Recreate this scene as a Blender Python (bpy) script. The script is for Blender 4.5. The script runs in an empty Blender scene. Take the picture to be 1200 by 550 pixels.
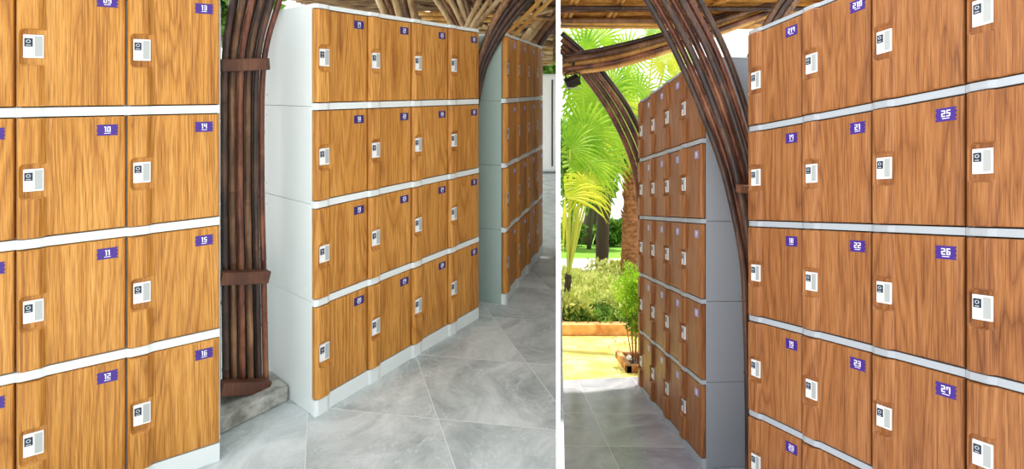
import bpy, bmesh, math, random
from mathutils import Vector, Matrix
random.seed(7)
sc = bpy.context.scene
C = sc.collection
F = 560.0; EYE = 1.45; HY = 105.0; CX = 600.0
K = 0.248                                  # the right hand ground falls away at this slope
RFLOOR = 0.16                              # its height at Y = 0

def P(px, py, Y): return Vector(((px-CX)/F*Y, Y, EYE+(HY-py)/F*Y))
def RZ(Y, z=0.0): return RFLOOR - K*Y + z
def gy(py): return F*1.29/(py-243.8)       # distance of a point of the right hand ground
STRIPR = 0.1035                             # slope of the border strip in plan

# ------------------------------------------------------------------ materials
def mat(name, col, rough=0.5, spec=0.5, metal=0.0):
    m = bpy.data.materials.new(name); m.use_nodes = True
    b = m.node_tree.nodes['Principled BSDF']
    b.inputs['Base Color'].default_value = (*col, 1)
    b.inputs['Roughness'].default_value = rough
    b.inputs['Metallic'].default_value = metal
    b.inputs['Specular IOR Level'].default_value = spec
    return m
class NT:
    def __init__(s, m): s.t = m.node_tree; s.n = s.t.nodes; s.l = s.t.links; s.b = s.n['Principled BSDF']
    def new(s, ty, **kw):
        o = s.n.new(ty)
        for k, v in kw.items():
            if k in o.inputs: o.inputs[k].default_value = v
            else: setattr(o, k, v)
        return o
    def link(s, a, b): s.l.new(a, b)
    def ramp(s, src, stops):
        r = s.n.new('ShaderNodeValToRGB'); e = r.color_ramp.elements
        while len(e) < len(stops): e.new(0.5)
        for i, (p, c) in enumerate(stops): e[i].position = p; e[i].color = (*c, 1)
        s.link(src, r.inputs[0]); return r.outputs[0]
    def mix(s, f, a, b, mode='MIX'):
        m = s.n.new('ShaderNodeMix'); m.data_type = 'RGBA'; m.blend_type = mode
        for i, v in ((0, f), (6, a), (7, b)):
            if hasattr(v, 'links'): s.link(v, m.inputs[i])
            else: m.inputs[i].default_value = v if i == 0 else (*v, 1)
        return m.outputs[2]
    def math(s, op, a, b=0.0):
        m = s.n.new('ShaderNodeMath'); m.operation = op
        for i, v in enumerate((a, b)):
            if hasattr(v, 'links'): s.link(v, m.inputs[i])
            else: m.inputs[i].default_value = v
        return m.outputs[0]
    def coords(s, scale=(1,1,1), rnd=True, loc=(0,0,0)):
        tc = s.n.new('ShaderNodeTexCoord'); mp = s.n.new('ShaderNodeMapping')
        mp.inputs['Scale'].default_value = scale; mp.inputs['Location'].default_value = loc
        v = tc.outputs['Object']
        if rnd:
            oi = s.n.new('ShaderNodeObjectInfo'); sc_ = s.n.new('ShaderNodeVectorMath'); sc_.operation = 'MULTIPLY_ADD'
            cb = s.n.new('ShaderNodeCombineXYZ')
            for i in range(3): s.link(oi.outputs['Random'], cb.inputs[i])
            sc_.inputs[1].default_value = (37, 11, 53); s.link(cb.outputs[0], sc_.inputs[0]); s.link(v, sc_.inputs[2]); v = sc_.outputs[0]
        s.link(v, mp.inputs['Vector']); return mp.outputs[0]
    def noise(s, vec, scale, detail=4, rough=.55, dist=0):
        n = s.new('ShaderNodeTexNoise', Scale=scale, Detail=detail, Roughness=rough, Distortion=dist); s.link(vec, n.inputs['Vector']); return n.outputs[0]
    def bump(s, h, strength=.3, dist=.002):
        b = s.new('ShaderNodeBump', Strength=strength, Distance=dist); s.link(h, b.inputs['Height']); s.link(b.outputs[0], s.b.inputs['Normal'])

def wood(name, light, mid, dark, rough=.42):
    m = mat(name, mid, rough, .35); t = NT(m)
    v = t.coords((1, 1, .075)); w = t.coords((1, 1, .035))
    big = t.noise(v, 5.5, 2, .5, .6)
    rings = t.math('FRACT', t.math('MULTIPLY', big, 17.0))
    tri = t.math('ABSOLUTE', t.math('SUBTRACT', rings, .5))
    ringc = t.math('POWER', t.math('MULTIPLY', tri, 2.0), .45)
    fine = t.noise(w, 230, 4, .65)
    pores = t.noise(t.coords((1, 1, .02)), 380, 2, .5)
    tone = t.noise(t.coords((1, 1, .12)), 7, 3, .5)
    s1 = t.math('ADD', t.math('MULTIPLY', ringc, .22), t.math('MULTIPLY', fine, .50))
    s2 = t.math('ADD', s1, t.math('MULTIPLY', tone, .32))
    c = t.ramp(s2, [(.34, dark), (.57, mid), (.76, light)])
    pr = t.ramp(pores, [(.38, (.50, .40, .32)), (.50, (1, 1, 1))])
    c = t.mix(.65, c, pr, 'MULTIPLY')
    t.link(c, t.b.inputs['Base Color']); t.bump(fine, .12, .001)
    return m
M = {}
M['wood'] = wood('oak_laminate', (.75, .385, .10), (.58, .255, .044), (.31, .105, .014))
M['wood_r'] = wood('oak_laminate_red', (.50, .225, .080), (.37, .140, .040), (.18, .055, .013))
M['white'] = mat('white_abs', (.77, .83, .82), .38, .4)
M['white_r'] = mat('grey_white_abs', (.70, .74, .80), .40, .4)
def plastic_noise(m, a, b):
    t = NT(m); n = t.noise(t.coords((1, 1, .4)), 3, 3); t.link(t.mix(n, a, b), t.b.inputs['Base Color'])
plastic_noise(M['white'], (.70, .78, .76), (.84, .87, .87))
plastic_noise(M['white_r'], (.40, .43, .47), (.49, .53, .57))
M['green_body'] = mat('grey_green_abs', (.36, .47, .43), .45, .4)  # white plastic with the rear row's side shade put into its colour
M['grey_body'] = mat('grey_abs', (.33, .345, .37), .45, .4)  # panel plastic darkened to paint the shade between the right locker rows
M['gap'] = mat('dark_seal', (.02, .017, .015), .8)
M['lock'] = mat('lock_white', (.90, .90, .88), .3)
M['lockgrey'] = mat('lock_pale_grey', (.44, .46, .45), .35)
M['key'] = mat('keypad_navy', (.012, .022, .045), .25)
M['ring'] = mat('keypad_marks', (.45, .50, .56), .4)
M['purple'] = mat('plate_purple', (.050, .012, .24), .4)
M['navy'] = mat('plate_navy', (.022, .014, .15), .4)
M['lilac'] = mat('plate_lilac', (.36, .33, .62), .4)
M['digit'] = mat('digit_white', (.92, .90, .98), .5)
def bamboo(name, a, b, c, rough=.35):
    m = mat(name, a, rough, .5); t = NT(m)
    n1 = t.noise(t.coords((1, 1, .6)), 6, 4, .6); n2 = t.noise(t.coords((1, 1, .05)), 120, 2)
    col = t.ramp(t.math('ADD', t.math('MULTIPLY', n1, .7), t.math('MULTIPLY', n2, .3)), [(.35, c), (.5, a), (.66, b)])
    t.link(col, t.b.inputs['Base Color']); t.bump(n2, .2, .002)
    return m
M['bam_dark'] = bamboo('bamboo_dark', (.050, .024, .017), (.16, .075, .042), (.014, .009, .009))
M['bam_red'] = bamboo('bamboo_red', (.17, .050, .024), (.38, .15, .07), (.035, .012, .010), .2)
M['bam_brown'] = bamboo('bamboo_brown', (.17, .078, .034), (.40, .21, .10), (.045, .020, .012))
M['bam_straw'] = bamboo('bamboo_straw', (.55, .36, .17), (.80, .62, .38), (.24, .13, .06))
M['bam_gold'] = bamboo('bamboo_gold', (.78, .40, .10), (.92, .60, .20), (.40, .16, .04))
M['timber'] = bamboo('clamp_timber', (.13, .045, .022), (.22, .09, .045), (.05, .02, .012), .55)
def thatch(name, a, b, c):
    m = mat(name, a, .8, .2); t = NT(m)
    n = t.noise(t.coords((1, 14, 1), False), 5, 5, .6, .6); n2 = t.noise(t.coords((1.5, 1.5, 1.5), False), 3, 3)
    col = t.ramp(t.math('ADD', t.math('MULTIPLY', n, .7), t.math('MULTIPLY', n2, .3)), [(.36, c), (.5, a), (.64, b)])
    t.link(col, t.b.inputs['Base Color']); t.bump(n, .6, .02)
    return m
M['thatch_gold'] = thatch('thatch_gold', (.74, .34, .07), (.92, .56, .17), (.28, .09, .02))
M['thatch_dark'] = thatch('thatch_straw', (.20, .11, .05), (.42, .28, .14), (.03, .02, .012))
M['concrete'] = mat('concrete', (.36, .35, .31), .85)
t = NT(M['concrete']); n = t.noise(t.coords(), 14, 6, .65); t.link(t.ramp(n, [(.35, (.20, .20, .17)), (.6, (.50, .49, .44))]), t.b.inputs['Base Color']); t.bump(n, .5, .01)
M['divider'] = mat('white_paint', (.93, .93, .93), .6)
M['metal_black'] = mat('black_metal', (.012, .012, .012), .4)
M['glass'] = mat('lamp_glass', (.55, .55, .50), .1)

def tile_mat(name, n1, c1, s1, n2, c2, s2, dark, mid, light, grout, rough, wid=.004, veins=.6):
    m = mat(name, mid, rough, .5); t = NT(m)
    tc = t.n.new('ShaderNodeTexCoord'); sx = t.n.new('ShaderNodeSeparateXYZ'); t.link(tc.outputs['Object'], sx.inputs[0])
    def fam(n, c, s):
        d = t.math('ADD', t.math('MULTIPLY', sx.outputs[0], n[0]), t.math('MULTIPLY', sx.outputs[1], n[1]))
        f = t.math('DIVIDE', t.math('SUBTRACT', d, c), s)
        dist = t.math('ABSOLUTE', t.math('SUBTRACT', f, t.math('ROUND', f)))
        return t.math('LESS_THAN', dist, wid/s), t.math('FLOOR', f)
    a, fa = fam(n1, c1, s1); b, fb = fam(n2, c2, s2)
    g = t.math('MAXIMUM', a, b)
    cb = t.n.new('ShaderNodeCombineXYZ'); t.link(t.math('MULTIPLY', fa, 3.7), cb.inputs[0]); t.link(t.math('MULTIPLY', fb, 5.3), cb.inputs[1])
    ad = t.n.new('ShaderNodeVectorMath'); t.link(tc.outputs['Object'], ad.inputs[0]); t.link(cb.outputs[0], ad.inputs[1])
    cl = t.noise(ad.outputs[0], 2.6, 8, .68, 1.2)
    base = t.ramp(cl, [(.33, dark), (.5, mid), (.68, light)])
    vn = t.noise(ad.outputs[0], 3.2, 6, .6, 2.2)
    ve = t.math('LESS_THAN', t.math('ABSOLUTE', t.math('SUBTRACT', vn, .5)), .006)
    base = t.mix(t.math('MULTIPLY', ve, veins), base, light)
    t.link(t.mix(g, base, grout), t.b.inputs['Base Color'])
    r = t.math('ADD', t.math('MULTIPLY', cl, .25), rough - .1); t.link(r, t.b.inputs['Roughness'])
    return m
M['floor_l'] = tile_mat('grey_marble_tile', (.93, .37), -.06, .535, (.135, .991), 2.04, .48, (.33, .375, .37), (.53, .575, .565), (.74, .78, .77), (.74, .77, .76), .38, .0020)
M['floor_r'] = tile_mat('grey_wet_tile', (1, .03), .6, .42, (.03, 1), 2.6, .42, (.27, .27, .32), (.37, .37, .43), (.51, .51, .56), (.60, .60, .64), .17, .002, .35)

def stone(name):
    m = mat(name, (.8, .7, .3), .8, .3); t = NT(m)
    v = t.coords((1, 1, 1), False); w = t.new('ShaderNodeTexVoronoi', feature='DISTANCE_TO_EDGE', Scale=2.6); w.inputs['Randomness'].default_value = 1
    dn = t.n.new('ShaderNodeTexNoise'); dn.inputs['Scale'].default_value = 4; t.link(v, dn.inputs['Vector'])
    mx = t.n.new('ShaderNodeMix'); mx.data_type = 'RGBA'; mx.inputs[0].default_value = .18; t.link(v, mx.inputs[6]); t.link(dn.outputs['Color'], mx.inputs[7]); t.link(mx.outputs[2], w.inputs['Vector'])
    e = t.math('LESS_THAN', w.outputs[0], .012)
    n = t.noise(v, 5, 6, .6)
    c = t.ramp(n, [(.35, (.62, .46, .10)), (.5, (.74, .64, .18)), (.65, (.80, .76, .32))])
    t.link(t.mix(e, c, (.34, .24, .06)), t.b.inputs['Base Color']); return m
M['stone'] = stone('yellow_flagstone')
M['brick'] = mat('terracotta_kerb', (.62, .30, .12), .8)
t = NT(M['brick']); n = t.noise(t.coords((1, 1, 1), False), 9, 5); t.link(t.ramp(n, [(.35, (.50, .20, .07)), (.65, (.78, .44, .20))]), t.b.inputs['Base Color'])
M['soil'] = mat('soil', (.09, .06, .035), .95)
M['path'] = mat('pale_path', (.62, .60, .56), .85)
M['grass'] = mat('lawn', (.13, .30, .03), .9, .2)
t = NT(M['grass']); n = t.noise(t.coords((1, 1, 1), False), 6, 8, .8); t.link(t.ramp(n, [(.35, (.08, .24, .02)), (.6, (.26, .46, .06))]), t.b.inputs['Base Color'])
def leafmat(name, a, b, trans=.45, rough=.45):
    m = mat(name, a, rough, .35); t = NT(m)
    n = t.noise(t.coords((1, 1, 1)), 3.5, 4, .7)
    col = t.ramp(n, [(.35, a), (.62, b)])
    t.link(col, t.b.inputs['Base Color'])
    tr = t.n.new('ShaderNodeBsdfTranslucent'); t.link(col, tr.inputs[0]); ms = t.n.new('ShaderNodeMixShader'); ms.inputs[0].default_value = trans
    t.link(t.b.outputs[0], ms.inputs[1]); t.link(tr.outputs[0], ms.inputs[2]); t.link(ms.outputs[0], t.n['Material Output'].inputs[0])
    return m
M['palm'] = leafmat('palm_leaf', (.22, .46, .02), (.48, .70, .05), .55)
M['palm_y'] = leafmat('palm_leaf_yellow', (.50, .62, .03), (.80, .78, .08), .6)
M['stem_y'] = mat('palm_petiole', (.55, .60, .10), .5)
M['shrub'] = leafmat('shrub_leaf', (.42, .52, .08), (.80, .80, .32), .4)
M['shrub_d'] = leafmat('dark_leaf', (.05, .16, .02), (.18, .36, .05), .35)
M['tree'] = leafmat('tree_leaf', (.07, .20, .03), (.30, .48, .10), .45)
M['bark'] = mat('palm_bark', (.34, .12, .05), .9)
t = NT(M['bark']); n = t.noise(t.coords((1, 1, 2.5), False), 9, 6, .7); t.link(t.ramp(n, [(.35, (.22, .07, .03)), (.62, (.60, .26, .12))]), t.b.inputs['Base Color']); t.bump(n, .8, .03)
M['bark_d'] = mat('dark_bark', (.10, .075, .05), .9)

# ------------------------------------------------------------------ helpers
def tag(o, label, cat, group=None, kind=None):
    o['label'] = label; o['category'] = cat
    if group: o['group'] = group
    if kind: o['kind'] = kind
    return o
def link_mesh(name, verts, faces, mats, parent=None, fm=None, smooth=False):
    me = bpy.data.meshes.new(name); me.from_pydata([tuple(v) for v in verts], [], faces)
    for m in (mats if isinstance(mats, (list, tuple)) else [mats]): me.materials.append(m)
    if fm: me.polygons.foreach_set('material_index', fm)
    if smooth: me.polygons.foreach_set('use_smooth', [True]*len(me.polygons))
    me.update()
    o = bpy.data.objects.new(name, me); C.objects.link(o)
    if parent: o.parent = parent
    return o
def empty(name, loc=(0,0,0), rz=0):
    o = bpy.data.objects.new(name, None); C.objects.link(o); o.location = loc; o.rotation_euler = (0,0,rz); o.empty_display_size = .1
    return o
class MB:
    def __init__(s): s.v = []; s.f = []; s.m = []
    def add(s, vs, fs, mi=0):
        b = len(s.v); s.v += [Vector(v) for v in vs]; s.f += [[b+i for i in f] for f in fs]; s.m += [mi]*len(fs)
    def box(s, x0, x1, y0, y1, z0, z1, mi=0, bev=0):
        if bev <= 0:
            s.add([(x0,y0,z0),(x1,y0,z0),(x1,y1,z0),(x0,y1,z0),(x0,y0,z1),(x1,y0,z1),(x1,y1,z1),(x0,y1,z1)],
                  [(0,3,2,1),(4,5,6,7),(0,1,5,4),(1,2,6,5),(2,3,7,6),(3,0,4,7)], mi)
        else:
            bm = bmesh.new(); bmesh.ops.create_cube(bm, size=1)
            for v in bm.verts: v.co = Vector(((x0+x1)/2+v.co.x*(x1-x0), (y0+y1)/2+v.co.y*(y1-y0), (z0+z1)/2+v.co.z*(z1-z0)))
            bmesh.ops.bevel(bm, geom=bm.edges[:], offset=bev, segments=2, affect='EDGES', profile=.5)
            bm.verts.index_update(); s.add([v.co.copy() for v in bm.verts], [[v.index for v in f.verts] for f in bm.faces], mi); bm.free()
    def prism(s, pts, y0, y1, mi=0):            # outline in x,z extruded along y (y0 = front)
        n = len(pts); b = [(x, y0, z) for x, z in pts] + [(x, y1, z) for x, z in pts]
        s.add(b, [list(range(n)), list(range(2*n-1, n-1, -1))] + [(i, n+i, n+(i+1) % n, (i+1) % n) for i in range(n)], mi)
    def disc_y(s, x, z, r, y0, y1, mi=0, n=12): s.prism([(x+r*math.cos(2*math.pi*i/n), z+r*math.sin(2*math.pi*i/n)) for i in range(n)], y0, y1, mi)
    def shear(s, kx, ky):
        for v in s.v: v.z += kx*v.x + ky*v.y
    def tube(s, pts, rad, n=10, mi=0, cap=True):
        pts = [Vector(p) for p in pts]; rings = []
        up = Vector((.13, .97, .2)).normalized()
        for i, p in enumerate(pts):
            t = (pts[min(i+1, len(pts)-1)] - pts[max(i-1, 0)]).normalized()
            a = t.cross(up).normalized(); b = a.cross(t).normalized(); r = rad(i) if callable(rad) else rad
            rings.append([p + (a*math.cos(2*math.pi*j/n) + b*math.sin(2*math.pi*j/n))*r for j in range(n)])
        vs = [v for r in rings for v in r]; fs = []
        for i in range(len(pts)-1):
            for j in range(n): fs.append((i*n+j, i*n+(j+1) % n, (i+1)*n+(j+1) % n, (i+1)*n+j))
        if cap: fs += [list(range(n-1, -1, -1)), [(len(pts)-1)*n+j for j in range(n)]]
        s.add(vs, fs, mi)
    def build(s, name, mats, parent=None, smooth=False, loc=None):
        o = link_mesh(name, s.v, s.f, mats, parent, s.m, smooth)
        if loc is not None: o.location = loc
        return o
def rebase(o):
    """put the origin of a top-level mesh at the middle of its base"""
    vs = o.data.vertices
    x = sum(v.co.x for v in vs)/len(vs); y = sum(v.co.y for v in vs)/len(vs); z = min(v.co.z for v in vs)
    d = Vector((x, y, z))
    for v in vs: v.co -= d
    o.location = d; return o
def copy_obj(o, parent=None):
    c = o.copy(); C.objects.link(c)
    if parent: c.parent = parent
    return c
def smoothstep(a, b, x):
    t = max(0, min(1, (x-a)/(b-a))); return t*t*(3-2*t)
def catmull(pts, n=10):
    pts = [Vector(p) for p in pts]; P_ = [2*pts[0]-pts[1]] + pts + [2*pts[-1]-pts[-2]]; out = []
    for i in range(1, len(P_)-2):
        a, b, c, d = P_[i-1:i+3]
        for k in range(n):
            t = k/n; out.append(.5*((2*b)+(c-a)*t+(2*a-5*b+4*c-d)*t*t+(3*b-3*c+d-a)*t**3))
    out.append(pts[-1]); return out

# ------------------------------------------------------------------ lockers
T = .024; H = .0175
def prof(u):
    if u < .055: return H*smoothstep(-.01, .055, u)
    if u < .205: return H
    return H*(1-smoothstep(.205, .275, u))
def edge_round(d, r=.006):
    return 0 if d >= r else r - math.sqrt(max(0, r*r-(r-d)**2))
def door_mesh(w, h, sx, sy, m):
    xs = sorted(set([round(x, 4) for x in [0, .001, .003, .006] + [i*w*.30/34 for i in range(1, 35)] + [w*.30+(w*.70-.006)*i/6 for i in range(1, 7)] + [w-.003, w-.001, w]]))
    zc0, zc1 = h*.335, h*.615
    zs = [0, .001, .003, .006] + [.006+(zc0-.030)*i/4 for i in range(1, 5)]
    z = zs[-1]
    while z < zc1+.024: z += .003; zs.append(z)
    top = h-.006; z0 = zs[-1]; zs += [z0+(top-z0)*i/4 for i in range(1, 5)] + [h-.003, h-.001, h]
    def zone(x, z):
        x0, x1, r = .045*w, .6*w, .016
        cx, cz = (x0+x1)/2, (zc0+zc1)/2; hx, hz = (x1-x0)/2-r, (zc1-zc0)/2-r
        dx, dz = abs(x-cx)-hx, abs(z-cz)-hz
        d = math.hypot(max(dx, 0), max(dz, 0))+min(max(dx, dz), 0)-r
        return 1-smoothstep(-.001, .0035, d)
    V = []; Fc = []
    nx, nz = len(xs), len(zs)
    for z in zs:
        for x in xs:
            e = edge_round(min(x, w-x, z, h-z))
            V.append((x, -(T+prof(x/w)*(1-zone(x, z))-e), z))
    for j in range(nz-1):
        for i in range(nx-1): a = j*nx+i; Fc.append((a, a+1, a+1+nx, a+nx))
    front = len(Fc)
    ring = [i for i in range(nx)] + [j*nx+nx-1 for j in range(1, nz)] + [(nz-1)*nx+i for i in range(nx-2, -1, -1)] + [j*nx for j in range(nz-2, 0, -1)]
    b = len(V)
    for i in ring: V.append((V[i][0], -.002, V[i][2]))
    L = len(ring)
    for i in range(L): Fc.append((ring[i], b+i, b+(i+1) % L, ring[(i+1) % L]))
    Fc.append([b+i for i in range(L)])
    mb = MB(); mb.add(V, Fc); mb.shear(sx, sy)
    me = bpy.data.meshes.new('door'); me.from_pydata([tuple(v) for v in mb.v], [], mb.f); me.materials.append(m)
    me.polygons.foreach_set('use_smooth', [i < front for i in range(len(Fc))]); me.update()
    return me
def band(mb, w, z0, z1, off=-.003, mi=0):
    us = [0, .02, .055, .10, .15, .19, .205, .22, .235, .25, .275, .33, 1]
    f = [(u*w, -(T+off+.45*prof(u))) for u in us]; pts = f + [(w, .004), (0, .004)]
    n = len(pts); vs = [(x, y, z0) for x, y in pts] + [(x, y, z1) for x, y in pts]
    mb.add(vs, [list(range(n-1, -1, -1)), list(range(n, 2*n))] + [(i, (i+1) % n, n+(i+1) % n, n+i) for i in range(n)], mi)
SEG = {'0': 'abcdef', '1': 'bc', '2': 'abged', '3': 'abgcd', '4': 'fgbc', '5': 'afgcd', '6': 'afgedc', '7': 'abcf', '8': 'abcdefg', '9': 'abcdfg'}
def number_plate(txt, w, h, dh, sx, sy, pm, far=False):
    mb = MB(); pw, ph = .20*w, .038
    x0, x1 = .71*w, .91*w
    if far: x0, x1 = .70*w, .88*w
    zc = dh - .048 if not far else dh - .05
    z0, z1 = zc-ph/2, zc+ph/2
    n = 3; out = [(x0, z0), (x1, z0)]
    for i in range(n):                                  # ticket-like right end
        a = z0+(z1-z0)*(i+.30)/n; b = z0+(z1-z0)*(i+.70)/n
        out += [(x1, a), (x1-.003, a), (x1-.003, b), (x1, b)]
    out += [(x1, z1), (x0, z1)]
    for i in reversed(range(2)):
        a = z0+(z1-z0)*(i+.30)/2; b = z0+(z1-z0)*(i+.62)/2
        out += [(x0, b), (x0+.0018, b), (x0+.0018, a), (x0, a)]
    yb, yf, yd = -T+.001, -T-.0015, -T-.0021
    mb.prism(out, yf, yb, 0)
    cw, ch, st = .0095, .019, .0030
    tot = sum((cw if c != '1' else .005) for c in txt)+.0028*(len(txt)-1); x = (x0+x1)/2-tot/2; zb = zc-ch/2+.003
    for c in txt:
        c_w = cw if c != '1' else .005
        r = {'a': (0, c_w, ch-st, ch), 'd': (0, c_w, 0, st), 'g': (0, c_w, ch/2-st/2, ch/2+st/2), 'f': (0, st, ch/2, ch), 'e': (0, st, 0, ch/2), 'b': (c_w-st, c_w, ch/2, ch), 'c': (c_w-st, c_w, 0, ch/2)}
        for s in SEG[c]:
            q = r[s]; mb.box(x+q[0], x+q[1], yd, yf, zb+q[2], zb+q[3], 1)
        if c == '1': mb.box(x, x+.003, yd, yf, zb+ch-st-.001, zb+ch, 1)
        x += c_w+.0028
    mb.box((x0+x1)/2-.009, (x0+x1)/2+.009, yd, yf, zb-.0058, zb-.0038, 1)
    mb.shear(sx, sy)
    o = mb.build('number_plate', [pm, M['digit']]); return o
def lock_mesh(w, h, sx, sy):
    mb = MB(); x0, x1 = .062*w, .238*w; z0, z1 = h*.385, h*.570
    y = -T
    mb.box(x0, x1, y-.006, y+.001, z0, z1, 0, .0015)
    mb.box(x0+(x1-x0)*.56, x1-.003, y-.0068, y-.005, z0+.006, z1-.005, 1)
    kx0, kx1, kz0, kz1 = x0+(x1-x0)*.07, x0+(x1-x0)*.47, z0+(z1-z0)*.48, z0+(z1-z0)*.84
    mb.box(kx0, kx1, y-.0080, y-.005, kz0, kz1, 2, .001)
    cx, cz = (kx0+kx1)/2, kz0+(kz1-kz0)*.62; R = (kx1-kx0)*.30
    pts = [(cx+R*math.cos(i*math.pi/7), cz+R*math.sin(i*math.pi/7)) for i in range(14)]
    for i in range(14):
        a, b = pts[i], pts[(i+1) % 14]; s = .6
        mb.prism([a, b, (cx+(b[0]-cx)*s, cz+(b[1]-cz)*s), (cx+(a[0]-cx)*s, cz+(a[1]-cz)*s)], y-.0085, y-.0075, 3)
    mb.box(kx0+.004, kx1-.004, y-.0085, y-.0075, kz0+(kz1-kz0)*.12, kz0+(kz1-kz0)*.22, 3)
    mb.shear(sx, sy)
    me = bpy.data.meshes.new('lock'); me.from_pydata([tuple(v) for v in mb.v], [], mb.f)
    for m in (M['lock'], M['lockgrey'], M['key'], M['ring']): me.materials.append(m)
    me.polygons.foreach_set('material_index', mb.m); me.update(); return me

def locker_bank(origin, d, w, zbands, doortop, basetop, bandh, depth, k, woodm, whitem, pm, numbers, labels, group, far=False, bodym=None):
    """origin: front left foot (world x, y); d: unit direction, left to right as one faces the doors"""
    dl = math.hypot(*d); d = (d[0]/dl, d[1]/dl); perp = (-d[1], d[0])
    sx, sy = -k*d[1], -k*perp[1]; rz = math.atan2(d[1], d[0]); gap = .0030
    tiers = len(zbands)+1
    top = doortop + bandh*.62
    lows = [basetop] + [z+bandh/2 for z in zbands]; highs = [z-bandh/2 for z in zbands] + [doortop]
    g = .0022
    dms = {}
    def mk(name, mb, m, smooth=False):
        mb.shear(sx, sy)
        me = bpy.data.meshes.new(name); me.from_pydata([tuple(v) for v in mb.v], [], mb.f)
        for q in (m if isinstance(m, list) else [m]): me.materials.append(q)
        me.polygons.foreach_set('material_index', mb.m); me.update(); return me
    mb = MB()
    lv = [0] + zbands + [top-.004]
    for a, b in zip(lv[:-1], lv[1:]):
        mb.box(.001, w-.001, .003, depth, a+.0008, b-.0008, 0, .0022)
        mb.box(.010, w-.010, .0015, .010, a+.004, b-.004, 1)  # near-black sheet behind the doors, painting the shade in their gaps
        for sxx in (0, w):                       # screw plugs and a raised rib on the sides
            for yy, zz in ((.05, a+.05), (.05, b-.05), (depth-.06, a+.05), (depth-.06, b-.05)):
                n = 10; r = .006; x0, x1 = (sxx-.0012, sxx+.004) if sxx == 0 else (sxx-.004, sxx+.0012)
                vs = [(x, yy+r*math.cos(2*math.pi*i/n), zz+r*math.sin(2*math.pi*i/n)) for x in (x0, x1) for i in range(n)]
                mb.add(vs, [list(range(n-1, -1, -1)), list(range(n, 2*n))]+[(i, (i+1) % n, n+(i+1) % n, n+i) for i in range(n)], 0)
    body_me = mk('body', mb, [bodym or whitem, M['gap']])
    mb = MB(); band(mb, w-.001, doortop+.002, top); mb.box(0, w-.001, .004, depth+.004, doortop+.004, top, 0, .002); cap_me = mk('top_cap', mb, whitem)
    band_mes = []
    for z in zbands: mb = MB(); band(mb, w-.001, z-bandh/2+.002, z+bandh/2-.002); band_mes.append(mk('shelf_edge', mb, whitem))
    mb = MB(); band(mb, w-.001, 0, basetop-.002); pl_me = mk('plinth', mb, whitem)
    door_mes = [door_mesh(w-2*gap, hi-lo-2*g, sx, sy, woodm) for lo, hi in zip(lows, highs)]
    lock_mes = [lock_mesh(w, hi-lo, sx, sy) for lo, hi in zip(lows, highs)]
    def ob(name, me, parent, loc=(0,0,0)):
        o = bpy.data.objects.new(name, me); C.objects.link(o); o.parent = parent; o.location = loc; return o
    for i, (nums, label) in enumerate(zip(numbers, labels)):
        x, y = origin[0]+d[0]*w*i, origin[1]+d[1]*w*i
        z = RZ(y) if k else 0
        r = empty('locker_unit', (x, y, z), rz); tag(r, label, 'locker', group)
        ob('body', body_me, r); ob('top_cap', cap_me, r); ob('plinth', pl_me, r)
        for me in band_mes: ob('shelf_edge', me, r)
        for j in range(tiers):                     # bottom to top
            lo, hi = lows[j], highs[j]
            dd = ob('door', door_mes[j], r, (gap, 0, lo+g + sx*gap))
            ob('lock', lock_mes[j], dd)
            o = number_plate(nums[tiers-1-j], w, hi-lo, hi-lo-2*g, sx, sy, pm, far); o.parent = dd
ZB = [.501, .9375, 1.374]
d1 = (.859, .512); o1 = (-1.151-.859*.8625, 1.884-.512*.8625)
locker_bank(o1, d1, .2875, ZB, 1.811, .072, .034, .46, 0, M['wood'], M['white'], M['purple'],
    [['5','6','7','8'], ['09','10','11','12'], ['13','14','15','16']],
    ['wood-fronted four-door locker unit cut off by the left edge of the photo',
     'wood-fronted four-door locker unit with purple number plates 10, 11 and 12',
     'wood-fronted four-door locker unit numbered 13 to 16, beside the dark bamboo column'], 'lockers in the left foreground row')
d2 = (.664, .915)
locker_bank((-.892, 2.126), d2, .2830, ZB, 1.811, .072, .034, .46, 0, M['wood'], M['white'], M['navy'],
    [[str(17+4*i+j) for j in range(4)] for i in range(4)],
    ['wood-fronted locker unit numbered 17 to 20, its white side facing the bamboo column',
     'locker unit numbered 21 to 24, second from the middle row\'s white side panel',
     'locker unit numbered 25 to 28, third from the middle row\'s white side panel',
     'wood-fronted locker unit numbered 29 to 32 at the far right end of the middle row'], 'lockers in the left middle row')
d3 = (.3206, 1.05)
locker_bank((-.069, 3.222), d3, .2760, ZB, 1.811, .072, .034, .46, 0, M['wood'], M['white'], M['lilac'],
    [[str(33+4*i+j) for j in range(4)] for i in range(4)],
    ['nearest wood locker unit of the rear row, with the grey-green side panel',
     'wood locker unit second from the grey-green side panel in the row behind',
     'wood locker unit third from the grey-green side panel in the row behind',
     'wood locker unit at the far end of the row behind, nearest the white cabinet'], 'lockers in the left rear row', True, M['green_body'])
ZR = [.424, .825, 1.224, 1.624]
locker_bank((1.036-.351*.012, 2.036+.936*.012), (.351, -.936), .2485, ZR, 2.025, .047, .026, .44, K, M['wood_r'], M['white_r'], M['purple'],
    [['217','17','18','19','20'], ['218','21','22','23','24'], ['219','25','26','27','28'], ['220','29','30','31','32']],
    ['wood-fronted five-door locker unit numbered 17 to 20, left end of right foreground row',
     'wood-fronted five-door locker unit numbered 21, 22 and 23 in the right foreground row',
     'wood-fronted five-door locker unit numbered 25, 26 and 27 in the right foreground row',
     'wood-fronted locker unit cut off by the photo\'s right edge, number plates out of view'], 'lockers in the right foreground row', False, M['grey_body'])
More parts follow.
